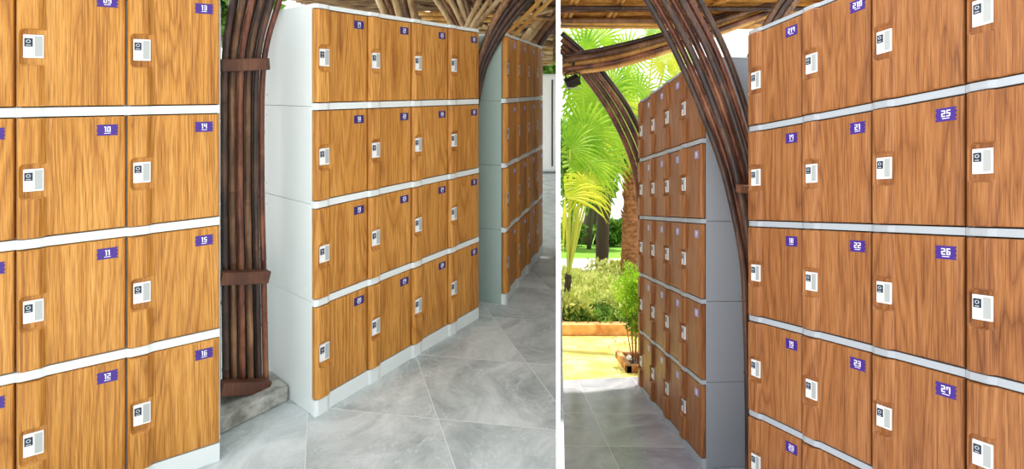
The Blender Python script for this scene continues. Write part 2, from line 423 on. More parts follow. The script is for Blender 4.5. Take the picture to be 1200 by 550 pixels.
locker_bank((.924-.0, 3.368), (.036, -1.0), .2500, ZR, 2.025, .047, .026, .44, K, M['wood_r'], M['white_r'], M['lilac'],
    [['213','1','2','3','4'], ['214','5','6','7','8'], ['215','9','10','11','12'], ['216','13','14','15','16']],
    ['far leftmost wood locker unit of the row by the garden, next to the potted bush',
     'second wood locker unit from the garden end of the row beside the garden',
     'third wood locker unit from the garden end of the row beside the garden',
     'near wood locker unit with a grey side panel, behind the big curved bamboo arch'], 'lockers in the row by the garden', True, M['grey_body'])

# ------------------------------------------------------------------ grounds and border strip
def poly(name, pts, m, parent=None, z=None):
    return link_mesh(name, pts, [list(range(len(pts)))], m, parent)
def slab(name, pts, m, th=.05):
    n = len(pts); vs = [Vector(p) for p in pts]+[Vector(p)-Vector((0,0,th)) for p in pts]
    return link_mesh(name, vs, [list(range(n)), list(range(2*n-1, n-1, -1))]+[(i, n+i, n+(i+1) % n, (i+1) % n) for i in range(n)], m)
def struct(o): o['kind'] = 'structure'; return o
wl = lambda Y: .099*Y + .004
struct(slab('floor', [(-4, -1.5, 0), (wl(-1.5)+.3, -1.5, 0), (wl(0)+.02, 0, 0), (wl(9.2), 9.2, 0), (-4, 9.2, 0)], M['floor_l']))
o = slab('ground', [(-14, 9.2, -.02), (wl(9.2), 9.2, -.02), (wl(30), 30, -.02), (-14, 30, -.02)], M['grass']); struct(o)
def rslab(name, pts, m, th=.05, z=0): return slab(name, [(x, y, RZ(y, z)) for x, y in pts], m, th)
YE = 3.62
struct(rslab('floor_right', [(wl(.2)+.02, .2), (4.2, .2), (4.2, 3.35), (1.0, 3.66), (wl(3.57), 3.57)], M['floor_r']))
struct(rslab('pavement', [(wl(3.3), 3.3), (4.2, 3.3), (4.2, 4.86), (wl(4.86), 4.86)], M['stone'], .06, -.012))
kb = rslab('garden_kerb', [(wl(4.86), 4.86), (4.2, 4.86), (4.2, 5.0), (wl(5.0), 5.0)], M['brick'], .2, .10); rebase(kb)
tag(kb, 'low orange kerb between the yellow flagstones and the leafy planting bed', 'kerb')
struct(rslab('bed_soil', [(wl(5.0), 5.0), (6, 5.0), (6, 9.9), (wl(9.9), 9.9)], M['soil'], .06, -.0))
struct(rslab('garden_path', [(wl(9.9), 9.9), (9, 9.9), (9, 12.2), (wl(12.2), 12.2)], M['path'], .06, 0))
struct(rslab('lawn', [(wl(12.2), 12.2), (14, 12.2), (20, 30), (wl(30), 30)], M['grass'], .06, .0))
k2 = rslab('path_kerb', [(2.0, 9.6), (4.5, 9.6), (4.5, 9.8), (2.0, 9.8)], M['brick'], .3, .22); rebase(k2)
tag(k2, 'short terracotta kerb behind the palm trunk at the path', 'kerb')
# added thin white panel, standing in for the border between the two views
a = Vector((.0932*1.70-.0018, 1.70)); dirw = Vector((STRIPR-.0045, 1)).normalized(); nrm = Vector((dirw.y, -dirw.x))
th = .0150; L = 14
pp = [a, a+nrm*th, a+nrm*th+dirw*L, a+dirw*L]
vs = [(p.x, p.y, z) for z in (-3.6, 2.9) for p in pp]
struct(link_mesh('wall_divider', vs, [(0,3,2,1), (4,5,6,7), (0,1,5,4), (1,2,6,5), (2,3,7,6), (3,0,4,7)], M['divider']))

# white cabinet at the back of the left place
cab = empty('white_cabinet', (.48, 8.3, 0)); tag(cab, 'tall white cabinet with a dark slot standing at the far end of the grey floor', 'cabinet')
mb = MB(); mb.box(-.012, .298, 0, .5, .02, 1.72, 0, .008); mb.build('body', [M['white']], cab)
mb = MB(); mb.box(-.002, .290, -.02, .002, .06, 1.69, 0, .006); dr = mb.build('door', [M['divider']], cab)
mb = MB(); mb.box(.205, .228, -.035, -.018, .12, 1.62, 0, .003); mb.build('handle', [M['gap']], dr)

# ------------------------------------------------------------------ bamboo
def culm(name, path, r, m, parent, taper=1.0, node=.30, seed=0):
    rnd = random.Random(seed); pts = catmull(path, 10); out = []; rad = []; acc = rnd.random()*node
    for i, p in enumerate(pts):
        out.append(p); rad.append(r*(1+(taper-1)*i/len(pts)))
        if i+1 < len(pts):
            seg = (pts[i+1]-p).length
            while acc < seg:
                t = acc/seg
                for dt, k in ((-.006, 1.0), (-.003, 1.13), (0, .96), (.003, 1.13), (.006, 1.0)):
                    tt = t+dt/seg
                    if 0 < tt < 1: out.append(p.lerp(pts[i+1], tt)); rad.append(r*(1+(taper-1)*i/len(pts))*k)
                acc += node*(.85+.3*rnd.random())
            acc -= seg
    # keep order along the path
    mb = MB(); mb.tube(out, lambda i: rad[i], 12)
    o = mb.build(name, [m], parent, True); return o
def strap(path_pts, r, m, parent, name='lashing'):
    pass
def bundle(paths, mats, r, label, cat, seed=0, clamps=(), group=None, name='bamboo_bundle', taper=1.0, node=.3):
    """paths: list of world point lists; clamps: (p0, p1, height, depth) bars"""
    base = min((Vector(p) for pa in paths for p in pa), key=lambda v: v.z)
    root = empty(name, base); tag(root, label, cat, group)
    for i, pa in enumerate(paths):
        culm('culm', [Vector(p)-base for p in pa], r*(.92+.16*random.Random(seed*31+i).random()), M[mats[i % len(mats)]], root, taper, node, seed*17+i)
    for (p0, p1, h, dpt) in clamps:
        p0, p1 = Vector(p0)-base, Vector(p1)-base; ax = (p1-p0); L = ax.length; ax.normalize()
        side = ax.cross(Vector((0, 0, 1))).normalized(); up = side.cross(ax)
        mb = MB(); mb.box(0, L, -dpt/2, dpt/2, -h/2, h/2, 0, min(h, dpt)*.1)
        for v in mb.v: v.xyz = p0 + ax*v.x + side*v.y + up*v.z
        mb.build('clamp', [M['timber']], root)
    return root
def pxpath(pts): return [P(*p) for p in pts]

# column between the left foreground row and the middle row
rows = []
Yc = lambda i: 2.12+.026*i
ys = [(-190, 66, 1.0), (-80, 36, 1.0), (0, 15, 1.0), (75, 0, 1), (200, -2, 1), (325, 0, 1), (452, 2, 1)]
basepx = [263.5, 273, 282.5, 292, 301.5, 309]
for i, b in enumerate(basepx):
    rows.append(pxpath([(b+dx*(.6+.13*i) + (0 if yy < 80 else 0), yy, Yc(i)) for yy, dx, _ in ys][::-1]))
for i, b in enumerate([268, 278, 288, 298]):
    rows.append(pxpath([(b+dx*(.6+.13*i)-1, yy+1, Yc(i)+.075) for yy, dx, _ in ys][::-1]))
cl = [(P(257, y0, 2.07), P(314, y0-2, 2.225), .055, .05) for y0 in (77, 326, 455)]
col = bundle(rows, ['bam_dark', 'bam_brown', 'bam_red', 'bam_brown', 'bam_dark', 'bam_red', 'bam_dark', 'bam_dark', 'bam_dark', 'bam_dark'], .0135,
       'dark bamboo column of close upright culms between two locker rows, on a concrete footing', 'bamboo column', 3, cl, name='bamboo_column')
mb = MB(); mb.box(-.02, .27, -.085, .11, 0, .075, 0, .012)
ft = mb.build('concrete_footing', [M['concrete']]); ft.location = (-1.275, 2.07, 0); ft.rotation_euler = (0, 0, math.radians(50))
tag(ft, 'rough concrete footing under the dark bamboo column', 'footing')
mb = MB(); mb.box(-.08, .30, -.125, .12, 0, .022, 0, .006)

# culm fans seen above the middle row
def arc_down(a, b):
    S = (b.x-a.x)/(a.z-b.z); pts = []; D = b.z-.02; c = a-b
    pts = [Vector((b.x+S*D*.5*(t-.5*t*t), b.y, b.z-D*t)) for t in (1, .8, .6, .4, .2, .1)]
    return pts + [b, a, a+c*1.1, a+c*2.2]
def fan(tops, bots, Y0, Y1, topy, boty, mats, r, label, seed, zfoot=0.0, bend=0, mid=None):
    paths = []
    n = len(tops)
    for i in range(n):
        a = P(tops[i], topy, Y0+.02*(i % 2)); b = P(bots[i], boty, Y1+.02*(i % 2))
        paths.append(arc_down(a, b))
    return bundle(paths, mats, r, label, 'bamboo column', seed, name='bamboo_column', node=.33)
fan([444, 453, 463, 473, 481], [454, 462, 469, 478, 486], 3.9, 3.9, 0, 24, ['bam_straw', 'bam_brown'], .029, 'bamboo column of brown culms rising behind locker units 21 to 28', 5)
fan([511, 519, 528, 538, 546], [531, 537, 543, 549, 554], 3.9, 3.9, 0, 32, ['bam_straw', 'bam_brown', 'bam_straw'], .022, 'pale bamboo culms leaning left behind the end of the middle locker row', 6)
paths = []
for i, (tx, bx) in enumerate(zip([562, 573, 584, 594, 604, 612, 620], [545, 550, 554, 558, 562, 566, 571])):
    Y = 3.13+.012*i if i > 2 else 3.55
    a = P(tx, 0, Y); b = P(bx, 36 if i < 3 else 62, Y); c = P(bx-22+i*1.6, 108, Y)
    if i < 3: paths.append(arc_down(a, b))
    else: paths.append([Vector((P(543, 300, Y).x-.01*(6-i), Y, .02)), P(545+1.5*(i-3), 210, Y), P(552+3*(i-3), 110, Y), P(bx+7, 58, Y), a, a+(a-b)*1.0+Vector((.12, 0, 0))])
bundle(paths, ['bam_straw', 'bam_straw', 'bam_straw', 'bam_brown', 'bam_dark', 'bam_dark', 'bam_dark'], .0185, 'bamboo column arching right from between the middle and rear locker rows', 'bamboo column', 7, name='bamboo_column')
fan([652, 659, 666, 672], [604, 611, 619, 627], 5.0, 5.0, -2, 60, ['bam_straw', 'bam_straw', 'bam_brown', 'bam_dark'], .034, 'pale thick bamboo culms rising behind the rear locker row', 8)

# ------------------------------------------------------------------ roofs
def roof(name, p00, p10, p11, p01, m, n=60, jit=.02, th=.05):
    """corrugated mat of slats between four corners (u across, v along)"""
    p00, p10, p11, p01 = map(Vector, (p00, p10, p11, p01)); V = []; Fc = []; k = 4
    nrm = (p10-p00).cross(p01-p00).normalized()
    if nrm.z > 0: nrm = -nrm
    N = n*k
    for j in range(13):
        v = j/12
        for i in range(N+1):
            u = i/N; ph = (i % k)/k*2*math.pi
            V.append(p00.lerp(p10, v).lerp(p01.lerp(p11, v), u) + nrm*(.5-.5*math.cos(ph))*jit)
    W = N+1
    for j in range(12):
        for i in range(N): a = j*W+i; Fc.append((a, a+1, a+W+1, a+W))
    b = len(V); top = [p00, p10, p11, p01]
    for c in top: V.append(c-nrm*th)
    Fc.append((b, b+1, b+2, b+3))
    Fc += [[0, b, b+3]+list(range(N, 0, -1)), ]
    return struct(link_mesh(name, V, Fc, m, smooth=True))
EAVZ = P(700, 33, 3.8).z
def clipx(Y): return wl(Y)+.006
roof('ceiling', (clipx(3.85), 3.85, EAVZ+.06), (3.6, 3.85, EAVZ+.06), (3.6, 2.55, EAVZ+.50), (clipx(2.55), 2.55, EAVZ+.50), M['thatch_gold'], 26, .022)
def pole(p0, p1, r, m, name, label, cat, group=None, seed=0, k=1, sep=(0,0,0), m2=None):
    p0, p1 = Vector(p0), Vector(p1); base = p0.copy()
    root = empty(name, base); tag(root, label, cat, group)
    for i in range(k):
        o = Vector(sep)*i
        culm('culm', [p0-base+o, (p0+p1)/2-base+o+Vector((0, 0, .008*((i+seed) % 3-1))), p1-base+o], r*(.9+.05*((i*7+seed) % 4)), M[m if (i % 2 == 0 or not m2) else m2], root, 1, .35, seed+i)
    return root
# eave purlins on the right
pole((clipx(3.8), 3.80, EAVZ+.015), (3.5, 3.80, EAVZ+.005), .020, 'bam_gold', 'bamboo_purlin', 'golden bamboo pole bundle along the lower edge of the right roof', 'roof pole', None, 1, 4, (0, -.036, .010), 'bam_brown')
pole((clipx(3.5), 3.52, EAVZ+.095), (3.5, 3.52, EAVZ+.10), .018, 'bam_red', 'bamboo_purlin', 'dark thin bamboo pole pair just above the right roof edge', 'roof pole', None, 2, 2, (0, -.037, .012), 'bam_dark')
for i, px in enumerate((661, 712, 765, 815, 935)):
    a = P(px, 24, 3.70); 
    pole((a.x, 3.80, EAVZ+.045), (a.x+(.10 if i < 3 else .3), 2.62, EAVZ+.435), .017, 'bam_gold', 'bamboo_rafter',
         ['golden bamboo rafter pair at the white partition', 'golden bamboo rafter pair left of the big curved arch', 'golden bamboo rafter pair just touching the left edge of the big arch', 'golden bamboo rafter pair behind the top of the big arch', 'golden bamboo rafter pair above the right foreground lockers'][i],
         'roof pole', 'rafters under the right roof', i, 2, (.037, 0, 0), 'bam_gold')
# left roof: crossing culms under a dark straw mat
roof('ceiling_left', (-2.2, 4.6, P(0, 12, 4.6).z+.15), (wl(4.6)-.018, 4.6, P(0, 12, 4.6).z+.15), (wl(9.0)-.018, 9.0, 1.98), (-2.2, 9.0, 2.4), M['thatch_dark'], 40, .03)
roof('ceiling_front', (-3.0, 1.7, 2.62), (wl(1.7)-.018, 1.7, 2.62), (wl(4.6)-.018, 4.58, P(0, 12, 4.6).z+.17), (-3.0, 4.58, P(0, 12, 4.6).z+.17), M['thatch_dark'], 40, .03)
rnd = random.Random(11)
for i in range(30):
    Y = 4.3+3.6*i/30; zc = P(0, 12, 4.6).z+.10 - (Y-4.6)*.085
    px0 = 500+rnd.uniform(-12, 8) if i % 3 else rnd.uniform(560, 590)
    t_ = (rnd.uniform(-1, 1))
    a = P(px0, 0, Y); b = P(649, 0, Y+.4)
    z0 = zc-rnd.uniform(.0, .16)-(.16 if i % 4 == 0 else 0); z1 = zc-rnd.uniform(.0, .16)-.03
    pole((a.x, a.y, z0), (b.x-.02, b.y, z1), rnd.uniform(.014, .026), rnd.choice(['bam_straw', 'bam_straw', 'bam_brown', 'bam_gold']), 'bamboo_purlin',
         'straw-coloured bamboo purlin crossing under the left roof', 'roof pole', 'crossing culms under the left roof', i)
for i in range(12):
    a = P(505+i*12+rnd.uniform(-5, 5), 0, 4.5); b = P(560+i*8+rnd.uniform(-12, 6), 0, 7.6)
    z0 = P(0, 2, 4.5).z+.02; z1 = P(0, 50+rnd.uniform(-6, 8), 7.6).z
    pole((a.x, a.y, z0), (min(b.x, .6), b.y, z1), .022, rnd.choice(['bam_straw', 'bam_gold', 'bam_brown']), 'bamboo_rafter',
         'straw-coloured bamboo rafter running back under the left roof', 'roof pole', 'long culms under the left roof', i+40)
for i, (x0, y0, x1, y1, Y) in enumerate([(586, 48, 640, -4, 3.9), (596, 48, 652, -4, 3.95)]):
    pole(P(x0, y0, Y), P(x1-3, y1, Y+.0), .018, 'bam_gold', 'bamboo_brace', ['golden slanting bamboo brace above the rear lockers, left one of the pair', 'golden slanting bamboo brace above the rear lockers, right one of the pair'][i], 'roof pole', None, i+60)

# ------------------------------------------------------------------ right arches
def arch(centre, offs, Y, mats, r, label, seed, clamps=(), spread=None, node=.4):
    paths = []
    for i, (ox, oy) in enumerate(offs):
        pts = []
        for j, (x, y, *w) in enumerate(centre):
            s = w[0] if w else 1
            q = P(x+ox*s, y, Y+oy); lim = wl(q.y)+r*.6
            if q.x < lim:
                p_ = pts[-1]; t = (p_.x-lim)/(p_.x-q.x); pts.append(p_.lerp(q, t)); break
            pts.append(q)
        paths.append(pts)
    return bundle(paths, mats, r, label, 'bamboo arch', seed, clamps, name='bamboo_arch', node=node)
# large arch: centre line in the picture, widths shrink towards the foot
cen = [(889, 572, .45), (888.5, 470, .45), (887, 380, .48), (884, 300, .55), (869, 205, .75), (846, 130, .9), (818, 60, 1), (786, 0, 1.05), (752, -55, 1.1), (690, -130, 1.1)]
offs = [(-27, 0), (-18, .02), (-8, -.02), (2, .02), (12, -.015), (21, .02), (32, .05)]
arch(cen, offs, 2.19, ['bam_dark', 'bam_red', 'bam_dark', 'bam_red', 'bam_dark', 'bam_red', 'bam_dark'], .0150, 'large dark red bamboo arch curving down in front of the lockers by the garden', 21,
     [(P(864, 221, 2.13), P(888, 222, 2.14), .035, .03)])
cen2 = [(764, 435, .8), (764, 380, .8), (763, 320, .8), (760, 250, .8), (752, 190, .9), (727, 132, 1), (694, 85, 1), (670, 60, 1), (640, 34, 1)]
offs2 = [(-12, 0), (-4, .03), (4, -.01), (12, .03)]
arch(cen2, offs2, 3.72, ['bam_red', 'bam_brown', 'bam_red', 'bam_dark'], .021, 'smaller red bamboo arch curving from the partition down behind the garden lockers', 22,
     [(P(664, 72, 3.66), P(682, 62, 3.66), .05, .09)])
# crossing beam
pts = []
for i, (dy, dY) in enumerate([(-11, .02), (-5, -.03), (1, .03), (7, -.02), (12, .03)]):
    pts.append([P(659, 76+dy*.85, 3.62+dY), P(720, 66+dy, 3.6+dY), P(785, 48+dy*.9, 3.6+dY), P(845, 28+dy*.85, 3.6+dY), P(930, -2+dy*.7, 3.6+dY), P(990, -28+dy*.7, 3.6+dY)])
bundle(pts, ['bam_dark', 'bam_brown', 'bam_gold', 'bam_red', 'bam_gold'], .020, 'long bamboo beam bundle rising to the right beneath the golden roof edge', 'bamboo beam', 23, name='bamboo_beam', node=.4)
pts = []
for i in range(3):
    pts.append([P(872+i*7, 120, 2.75), P(878+i*7, 70, 2.75), P(900+i*8, 25, 2.75), P(922+i*9, -8, 2.75), P(950+i*9, -40, 2.75)])
for q in pts: q.insert(0, Vector((q[0].x-.03, 2.75, RZ(2.75, .02))))
bundle(pts, ['bam_brown', 'bam_dark', 'bam_brown'], .018, 'thin bamboo culms leaning up behind the left end of the right foreground row', 'bamboo arch', 24, name='bamboo_arch')
# floodlight
fl = empty('floodlight', P(671, 96, 3.6)); tag(fl, 'small black floodlight hanging under the bamboo beam beside the partition', 'floodlight')
mb = MB(); mb.box(-.055, .055, -.03, .03, -.035, .035, 0, .008)
for i in range(5): mb.box(-.05+i*.022, -.044+i*.022, .03, .05, -.03, .03)
for v in mb.v: v.xyz = Matrix.Rotation(math.radians(-25), 3, 'Y') @ (Matrix.Rotation(math.radians(35), 3, 'X') @ v)
mb.build('housing', [M['metal_black']], fl)
mb = MB(); mb.box(-.06, .06, -.038, -.030, -.05, -.043, 0, .002)
mb.build('glass', [M['glass']], fl)
mb = MB(); mb.tube([(-.05, 0, 0), (-.055, 0, .06), (0, 0, .085), (.055, 0, .06), (.05, 0, 0)], .006, 8); mb.tube([(0, 0, .08), (0.01, 0, .15)], .010, 8); mb.build('bracket', [M['metal_black']], fl)

# ------------------------------------------------------------------ plants
def ok(p, m=.0): return p.x > wl(p.y)+.01+m
def leaf_cloud(n, sampler, size, m, name, parent=None, base=Vector((0,0,0)), clip=True, aspect=.42, side=1, up=.3, seed=1):
    r = random.Random(seed); V = []; Fc = []; lim_ = .01 if side > 0 else .03
    for _ in range(n):
        c, out = sampler(r)
        d = (Vector((r.gauss(0,1), r.gauss(0,1), r.gauss(0,1))).normalized()*.8 + out*.8 + Vector((0,0,up))).normalized()
        s = size*r.uniform(.6, 1.3); tip = c+d*s
        if clip and not (side*(tip.x-wl(tip.y))  > lim_ and side*(c.x-wl(c.y)) > lim_): continue
        w = d.cross(Vector((r.gauss(0,1), r.gauss(0,1), r.gauss(0,1)))).normalized()*s*aspect*.5
        nn = d.cross(w).normalized()*s*.08
        b = len(V); mid = c+d*s*.5
        V += [c-base, mid+w+nn-base, tip-nn-base, mid-w+nn-base, mid-base]
        Fc += [(b, b+1, b+4), (b+1, b+2, b+4), (b+2, b+3, b+4), (b+3, b, b+4)]
    return link_mesh(name, V, Fc, m, parent)
def ell(c, rx, ry, rz, shell=.55):
    c = Vector(c)
    def f(r):
        d = Vector((r.gauss(0,1), r.gauss(0,1), r.gauss(0,1))).normalized(); k = r.uniform(shell, 1)
        k *= 1+.18*math.sin(d.x*7+d.z*5)+.12*math.sin(d.y*11)
        return c+Vector((d.x*rx*k, d.y*ry*k, d.z*rz*k)), d
    return f
def fan_frond(origin, hub, R, nrm, spin, m, parent, base, n=26, span=300, droop=.25, seed=0, clip=True):
    """petiole from origin to hub, a pleated fan of split leaflets around hub"""
    r = random.Random(seed); origin, hub, nrm = Vector(origin), Vector(hub), Vector(nrm).normalized()
    ax = (hub-origin); a = (ax-nrm*ax.dot(nrm)); a = a.normalized() if a.length > 1e-4 else nrm.orthogonal().normalized()
    b = nrm.cross(a); mb = MB()
    mid = (origin+hub)/2+Vector((0, 0, .06*ax.length))
    pth = [p for p in catmull([origin, mid, hub], 6)]
    if ok(origin) and ok(hub) or not clip: mb.tube([p-base for p in pth], lambda i: .016-.007*i/len(pth), 6, 1)
    sp = math.radians(span)
    for i in range(n):
        th_ = -sp/2+sp*(i+.5)/n+math.radians(spin); d = a*math.cos(th_)+b*math.sin(th_)
        L = R*(.82+.18*math.cos(th_*.8))*r.uniform(.92, 1.05); hw = R*.50*math.tan(sp/n/2)*.86
        t = d.cross(nrm).normalized(); pts = []
        dr = droop*r.uniform(.7, 1.4)
        for k, (s, w) in enumerate(((0.03, .05), (.22, .45), (.42, .80), (.65, .62), (.85, .34), (1.0, .03))):
            c = hub+d*L*s - nrm*0 + Vector((0, 0, -dr*L*s**3))
            pts.append((c-t*hw*w, c+nrm*hw*w*.45, c+t*hw*w))
        if clip and not all(ok(q) for tr in pts for q in tr):
            pts = [tr for tr in pts if all(ok(q) for q in tr)]
            if len(pts) < 3: continue
        V = [q-base for tr in pts for q in tr]; Fc = []
        for k in range(len(pts)-1):
            o = 3*k; Fc += [(o, o+1, o+4, o+3), (o+1, o+2, o+5, o+4)]
        mb.add(V, Fc, 0)
    if mb.v: return mb.build('frond', [m, M['stem_y']], parent)
def palm(label, foot, crown, tr_r, fronds, seed, trunk=True, lean=0, bark='bark'):
    """fronds: (hub px, py, Y, R px, normal, spin, material)"""
    foot = Vector(foot); crown = Vector(crown); root = empty('fan_palm', foot); tag(root, label, 'palm tree', 'palms in the garden')
    if trunk:
        pts = [foot.lerp(crown, i/24)-foot for i in range(25)]
        mb = MB(); mb.tube(pts, lambda i: tr_r*(1.15-.25*i/24)*(1+.09*(i % 2)), 14); mb.build('trunk', [M[bark]], root, True)
        V = []; Fc = []; rr = random.Random(seed)                   # old leaf bases
        mb = MB()
        for i in range(70):
            h = rr.uniform(.45, 1.0); a_ = i*2.4; p = foot.lerp(crown, h)-foot; dv = Vector((math.cos(a_), math.sin(a_), 0))
            q = p+dv*tr_r*.85; e = q+dv*tr_r*.5+Vector((0, 0, tr_r*1.1)); t_ = Vector((-dv.y, dv.x, 0))*tr_r*.28
            mb.add([q-t_, q+t_, e+t_*.4, e-t_*.4, q+Vector((0,0,tr_r*.5))], [(0,1,2,3), (0,3,4), (1,4,2), (3,2,4)], 0)
        lb = mb.build('leaf_bases', [M[bark]], root); lb['kind'] = 'stuff'
    for i, (px, py, Y, Rp, nrm, spin, mm, *rest) in enumerate(fronds):
        hub = P(px, py, Y)
        fan_frond(crown, hub, Rp/F*Y, nrm, spin, M[mm], root, foot, seed=seed*50+i, droop=rest[0] if rest else .25, span=rest[1] if len(rest) > 1 else 290)
    return root
# main palm, trunk at x 737
Yp = gy(338); ftp = P(737, 338, Yp); cr = P(741, 205, Yp)
fr = []
rr = random.Random(5)
fr += [(741, 150, Yp, 52, (.1, -1, .35), 0, 'palm'), (712, 128, Yp-.3, 50, (-.2, -1, .2), 10, 'palm'), (765, 140, Yp, 48, (.3, -1, .4), 0, 'palm'),
       (725, 165, Yp-.5, 40, (-.3, -.8, .5), 0, 'palm_y'), (700, 175, Yp-.2, 42, (-.3, -.9, .6), 0, 'palm'), (755, 175, Yp-.5, 34, (.2, -.8, .6), 0, 'palm_y'),
       (718, 100, Yp+.3, 44, (0, -1, .1), 0, 'palm'), (748, 112, Yp+.3, 44, (.1, -1, .2), 0, 'palm'), (690, 150, Yp+.3, 46, (-.1, -1, .3), 0, 'palm'),
       (706, 205, Yp+.2, 36, (-.3, -.7, .8), 0, 'palm'), (760, 205, Yp+.3, 34, (.3, -.7, .7), 0, 'palm'), (735, 130, Yp-.6, 34, (0, -1, .3), 20, 'palm_y'),
       (716, 190, Yp-.4, 38, (-.4, -.7, .5), 0, 'palm'), (770, 165, Yp+.5, 40, (.1, -1, .2), 0, 'palm')]
palm('green fan palm with an orange-brown trunk rising from the leafy bed beside the garden lockers', ftp, cr, .125, fr, 3)
# foreground palm leaves left, crown near x 668
Yq = 5.6; ftq = Vector((P(663, 0, Yq).x, Yq, RZ(Yq))); crq = P(666, 322, Yq)
fr = [(662, 232, 5.3, 66, (-.15, -.75, .65), 40, 'palm_y', .5), (688, 222, 5.4, 48, (.3, -.8, .5), 0, 'palm_y', .5), 
      (684, 158, 5.7, 62, (0, -1, .25), 0, 'palm'), (700, 118, 5.9, 66, (.1, -1, .2), 0, 'palm'), (672, 112, 6.0, 60, (-.1, -1, .2), 0, 'palm'), (690, 190, 5.6, 56, (.1, -.9, .5), 0, 'palm'),
      (668, 175, 5.6, 50, (-.1, -1, .4), 0, 'palm'), (712, 160, 5.8, 50, (.3, -1, .3), 0, 'palm')]
palm('fan palm with drooping yellow-green fronds cut off by the white partition', ftq, crq, .035, fr, 4, trunk=True, bark='bark_d')
# tall palm behind: fronds up at the roof line
Yt = 9.0; ftt = Vector((P(712, 0, Yt).x, Yt+.6, RZ(Yt+.6))); crt = P(712, 92, Yt)
fr = [(684, 62, Yt, 48, (-.1, -1, .1), 0, 'palm', .1), (700, 48, Yt+.2, 46, (0, -1, .1), 0, 'palm', .1), (735, 62, Yt+.2, 40, (.1, -1, .2), 0, 'palm', .2), (672, 84, Yt-.2, 50, (-.2, -1, .2), 0, 'palm', .3),
      (690, 100, Yt-.3, 50, (-.2, -1, .3), 0, 'palm', .3), (735, 95, Yt-.2, 40, (.2, -1, .3), 0, 'palm', .3)]
palm('tall fan palm whose green fronds reach up to the golden roof edge', ftt, crt, .11, fr, 6, bark='bark_d')
Yt = 6.6; ftt = Vector((P(752, 0, 7.6).x, 8.6, RZ(8.6))); crt = P(752, 190, 7.6)
fr = [(780, 74, Yt, 36, (.1, -1, .25), 0, 'palm_y', .15, 330), (800, 70, Yt+.4, 30, (.3, -1, .3), 0, 'palm', .2), (768, 40, Yt+.8, 26, (0, -1, .3), 0, 'palm', .2), (795, 100, Yt+.6, 40, (.3, -1, .1), 0, 'palm', .2), (862, 30, Yt+1, 12, (.3, -1, .1), 0, 'palm', .2)][:4]
palm('slender fan palm holding one round bright frond above the garden lockers', ftt, crt, .07, fr, 7, bark='bark_d')

# ground cover bed
def bed(r):
    Y = 5.05+3.4*r.random()**1.15; x0 = wl(Y)+.05; x = r.uniform(x0, x0+Y*.26+.2)
    h = .22+.11*math.sin(x*5.1+Y*2.3)+.07*math.sin(x*11+Y*5); z = h*(r.random()**.4)
    return Vector((x, Y, RZ(Y, z))), Vector((0, -.2, .6))
o = leaf_cloud(13000, bed, .085, M['shrub'], 'ground_cover', aspect=.36, seed=3); rebase(o)
tag(o, 'dense yellow-green leafy ground cover filling the bed behind the orange kerb', 'ground cover', kind='stuff')
def bed2(r):
    Y = 5.0+.5*r.random(); x = r.uniform(wl(Y)+.05, wl(Y)+1.3); return Vector((x, Y, RZ(Y, .03+.14*r.random()))), Vector((0, -.7, .2))
o = leaf_cloud(1100, bed2, .10, M['shrub_d'], 'border_plants', aspect=.32, seed=4); rebase(o)
tag(o, 'darker low leaves along the front edge of the planting bed above the orange kerb', 'ground cover', kind='stuff')
# bush in square pit
Yb = 3.97; bx = P(745, 0, Yb).x
pit = empty('tree_pit', (bx, Yb, RZ(Yb))); tag(pit, 'square terracotta-edged planting pit in the flagstones beside the garden lockers', 'planter')
mb = MB()
hx, hy = .125, .20
for (x0, x1, y0, y1) in ((-hx, hx, -hy, -hy+.045), (-hx, hx, hy-.045, hy), (-hx, -hx+.045, -hy, hy), (hx-.045, hx, -hy, hy)): mb.box(x0, x1, y0, y1, -.10, .045, 0, .004)
mb.shear(0, -K); mb.build('kerb', [M['brick']], pit)
mb = MB(); rr = random.Random(2)
mb.box(-hx+.04, hx-.04, -hy+.04, hy-.04, -.1, .0); mb.shear(0, -K); mb.build('soil', [M['soil']], pit)
mb = MB()
for i in range(34):
    x, y = rr.uniform(-.07, .07), rr.uniform(-.15, .15); s = rr.uniform(.010, .020)
    bm = bmesh.new(); bmesh.ops.create_icosphere(bm, subdivisions=1, radius=s)
    mb.add([v.co*Vector((1, 1.2, .7)).length/1.6+Vector((x, y, .006-K*y)) for v in bm.verts], [[v.index for v in f.verts] for f in bm.faces]); bm.free()
pb = mb.build('pebbles', [M['concrete']], pit); pb['kind'] = 'stuff'
bush = empty('garden_bush', (bx, Yb, RZ(Yb))); tag(bush, 'small upright bush with thin bare stems growing in the terracotta-edged pit', 'bush')
rr = random.Random(9); tips = []
for i in range(9):
    a_ = i*.7; mb = MB(); e = Vector((.07*math.cos(a_)+rr.uniform(-.04, .04), .09*math.sin(a_), rr.uniform(.42, .62)))
    p0 = Vector((.02*math.cos(a_), .03*math.sin(a_), -.02)); mb.tube(catmull([p0, p0.lerp(e, .5)+Vector((rr.uniform(-.02, .02), 0, .02)), e], 6), lambda k: .006-.0003*k, 6); mb.build('stem', [M['bark']], bush); tips.append(e)
Bv = Vector((bx, Yb, RZ(Yb)))
o = leaf_cloud(2200, ell(Bv+Vector((-.0, 0, .58)),   .185, .15, .27, .2), .036, M['palm'], 'leaves', bush, Bv, True, .42, 1, .2, 8)
o = leaf_cloud(600, ell(Bv+Vector((0, 0, .34)), .11, .12, .12, .2), .034, M['shrub_d'], 'lower_leaves', bush, Bv, True, .42, 1, .2, 9)
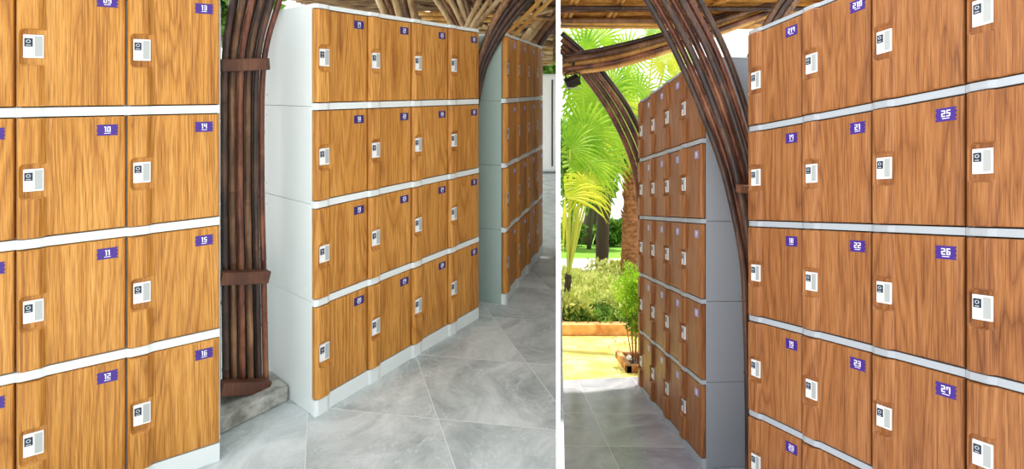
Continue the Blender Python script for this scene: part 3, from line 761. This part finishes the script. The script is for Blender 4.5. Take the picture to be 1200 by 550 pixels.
# hedge and trees beyond the lawn
def tree(name, label, px, py0, Y, rpx, rpy, n, m, size, seed, ground, cat='tree', side=1, clip=True, group=None, trunk=True, shell=.35):
    c = P(px, py0, Y); g = Vector((c.x, Y, ground)); root = empty(name, g); tag(root, label, cat, group)
    rx, rz = rpx/F*Y, rpy/F*Y
    leaf_cloud(n, ell(c, rx, rx*.8, rz, shell), size, M[m], 'foliage', root, g, clip, .5, side, .1, seed)
    if trunk:
        mb = MB(); q = c-g; mb.tube([Vector((0, 0, -.05)), Vector((.1, 0, q.z*.5)), q], lambda i: rx*.09, 8); mb.build('trunk', [M['bark_d']], root, True)
    return root
tree('hedge_shrub', 'green leafy shrub between the palm trunk and the garden lockers', 755, 290, 10.5, 14, 42, 3200, 'tree', .16, 31, RZ(10.5), 'shrub', trunk=False)
tree('garden_tree', 'dark-trunked tree on the lawn left of the palm trunk, in front of the white gap', 690, 195, 15, 30, 40, 3200, 'tree', .30, 32, RZ(15), group='trees beyond the lawn')
tree('garden_tree', 'pale green tree far beyond the lawn, behind the palm crown', 744, 170, 19, 30, 40, 2400, 'tree', .38, 33, RZ(19), group='trees beyond the lawn')
tree('garden_tree', 'bushy green tree far left beyond the lawn, against the partition', 668, 190, 22, 26, 52, 2600, 'tree', .42, 34, RZ(22), group='trees beyond the lawn')
mb = MB()
for i, (a_, b_, w_) in enumerate(((684, 694, .28), (700, 712, .16))):
    root = empty('bare_tree', P(a_, 283, 17)); tag(root, ['thick dark tree trunk standing at the far edge of the lawn', 'thinner forked dark tree trunk at the far edge of the lawn'][i], 'tree')
    mb = MB(); p0 = P(a_, 287, 17)-P(a_, 283, 17); p1 = P(b_, 215, 17)-P(a_, 283, 17)
    mb.tube(catmull([p0, p0.lerp(p1, .5)+Vector((.15, 0, 0)), p1], 6), lambda k: w_*(1-.02*k), 10); mb.build('trunk', [M['bark_d']], root, True)
for i, px in enumerate((668, 712, 722)):
    tree('lawn_shrub', ['rounded shrub at the far left edge of the lawn', 'rounded shrub at the foot of the forked trunk', 'rounded shrub behind the palm trunk'][i], px, 272, 16, 14, 12, 1200, 'shrub_d', .2, 40+i, RZ(16), 'shrub', trunk=False)

# trees of the left place
tree('background_tree', 'bright green tree showing above locker units 21 to 25', 495, 8, 8.5, 36, 36, 6000, 'tree', .17, 51, 0, side=-1, group='trees behind the left lockers')
tree('background_tree', 'dark green tree showing above locker units 17 to 20', 405, -12, 7.5, 54, 36, 8000, 'shrub_d', .15, 52, 0, side=-1, group='trees behind the left lockers')
tree('background_tree', 'bright green tree between the rear locker row and the partition, above the white cabinet', 636, 70, 11.0, 24, 30, 4200, 'tree', .20, 53, 0, side=-1, group='trees behind the left lockers')
tree('background_tree', 'leafy green tree glimpsed behind the top of the dark bamboo column', 262, -6, 6.0, 60, 48, 6000, 'tree', .14, 54, 0, side=-1, group='trees behind the left lockers')
tree('background_tree', 'dark green tree in deep shade beyond the left roof', 560, 60, 12.5, 90, 40, 8000, 'shrub_d', .3, 55, 0, side=-1, group='trees behind the left lockers')

# ------------------------------------------------------------------ camera, light, world
cam = bpy.data.cameras.new('camera'); co = bpy.data.objects.new('camera', cam); C.objects.link(co)
co.location = (0, 0, EYE); co.rotation_euler = (math.radians(90), 0, 0)
cam.sensor_width = 36; cam.lens = 36*F/1200; cam.shift_y = -(275-HY)/1200; cam.clip_start = .02; cam.clip_end = 300
sc.camera = co
sun = bpy.data.lights.new('sun', 'SUN'); so = bpy.data.objects.new('sun', sun); C.objects.link(so)
sun.energy = 5.0; sun.angle = math.radians(1.5); sun.color = (1, .95, .84)
dv = Vector((.25, 1, 5.2)).normalized(); so.rotation_euler = dv.to_track_quat('Z', 'Y').to_euler()
w = bpy.data.worlds.new('world'); sc.world = w; w.use_nodes = True
nt = w.node_tree; bg = nt.nodes['Background']
tc = nt.nodes.new('ShaderNodeTexCoord'); sp = nt.nodes.new('ShaderNodeSeparateXYZ'); nt.links.new(tc.outputs['Generated'], sp.inputs[0])
rp = nt.nodes.new('ShaderNodeValToRGB'); nt.links.new(sp.outputs[2], rp.inputs[0])
rp.color_ramp.elements[0].position = 0.0; rp.color_ramp.elements[0].color = (1.0, .98, .94, 1)
rp.color_ramp.elements[1].position = 0.7; rp.color_ramp.elements[1].color = (.86, .94, 1.0, 1)
nt.links.new(rp.outputs[0], bg.inputs[0])
mr = nt.nodes.new('ShaderNodeMapRange'); mr.inputs['From Min'].default_value = -1; mr.inputs['From Max'].default_value = 1
mr.inputs['To Min'].default_value = 2.3; mr.inputs['To Max'].default_value = 1.0
nt.links.new(sp.outputs[0], mr.inputs[0]); nt.links.new(mr.outputs[0], bg.inputs[1])
vs_ = sc.view_settings; vs_.view_transform = 'Standard'; vs_.look = 'None'; vs_.exposure = .25; vs_.gamma = 1; vs_.use_curve_mapping = False
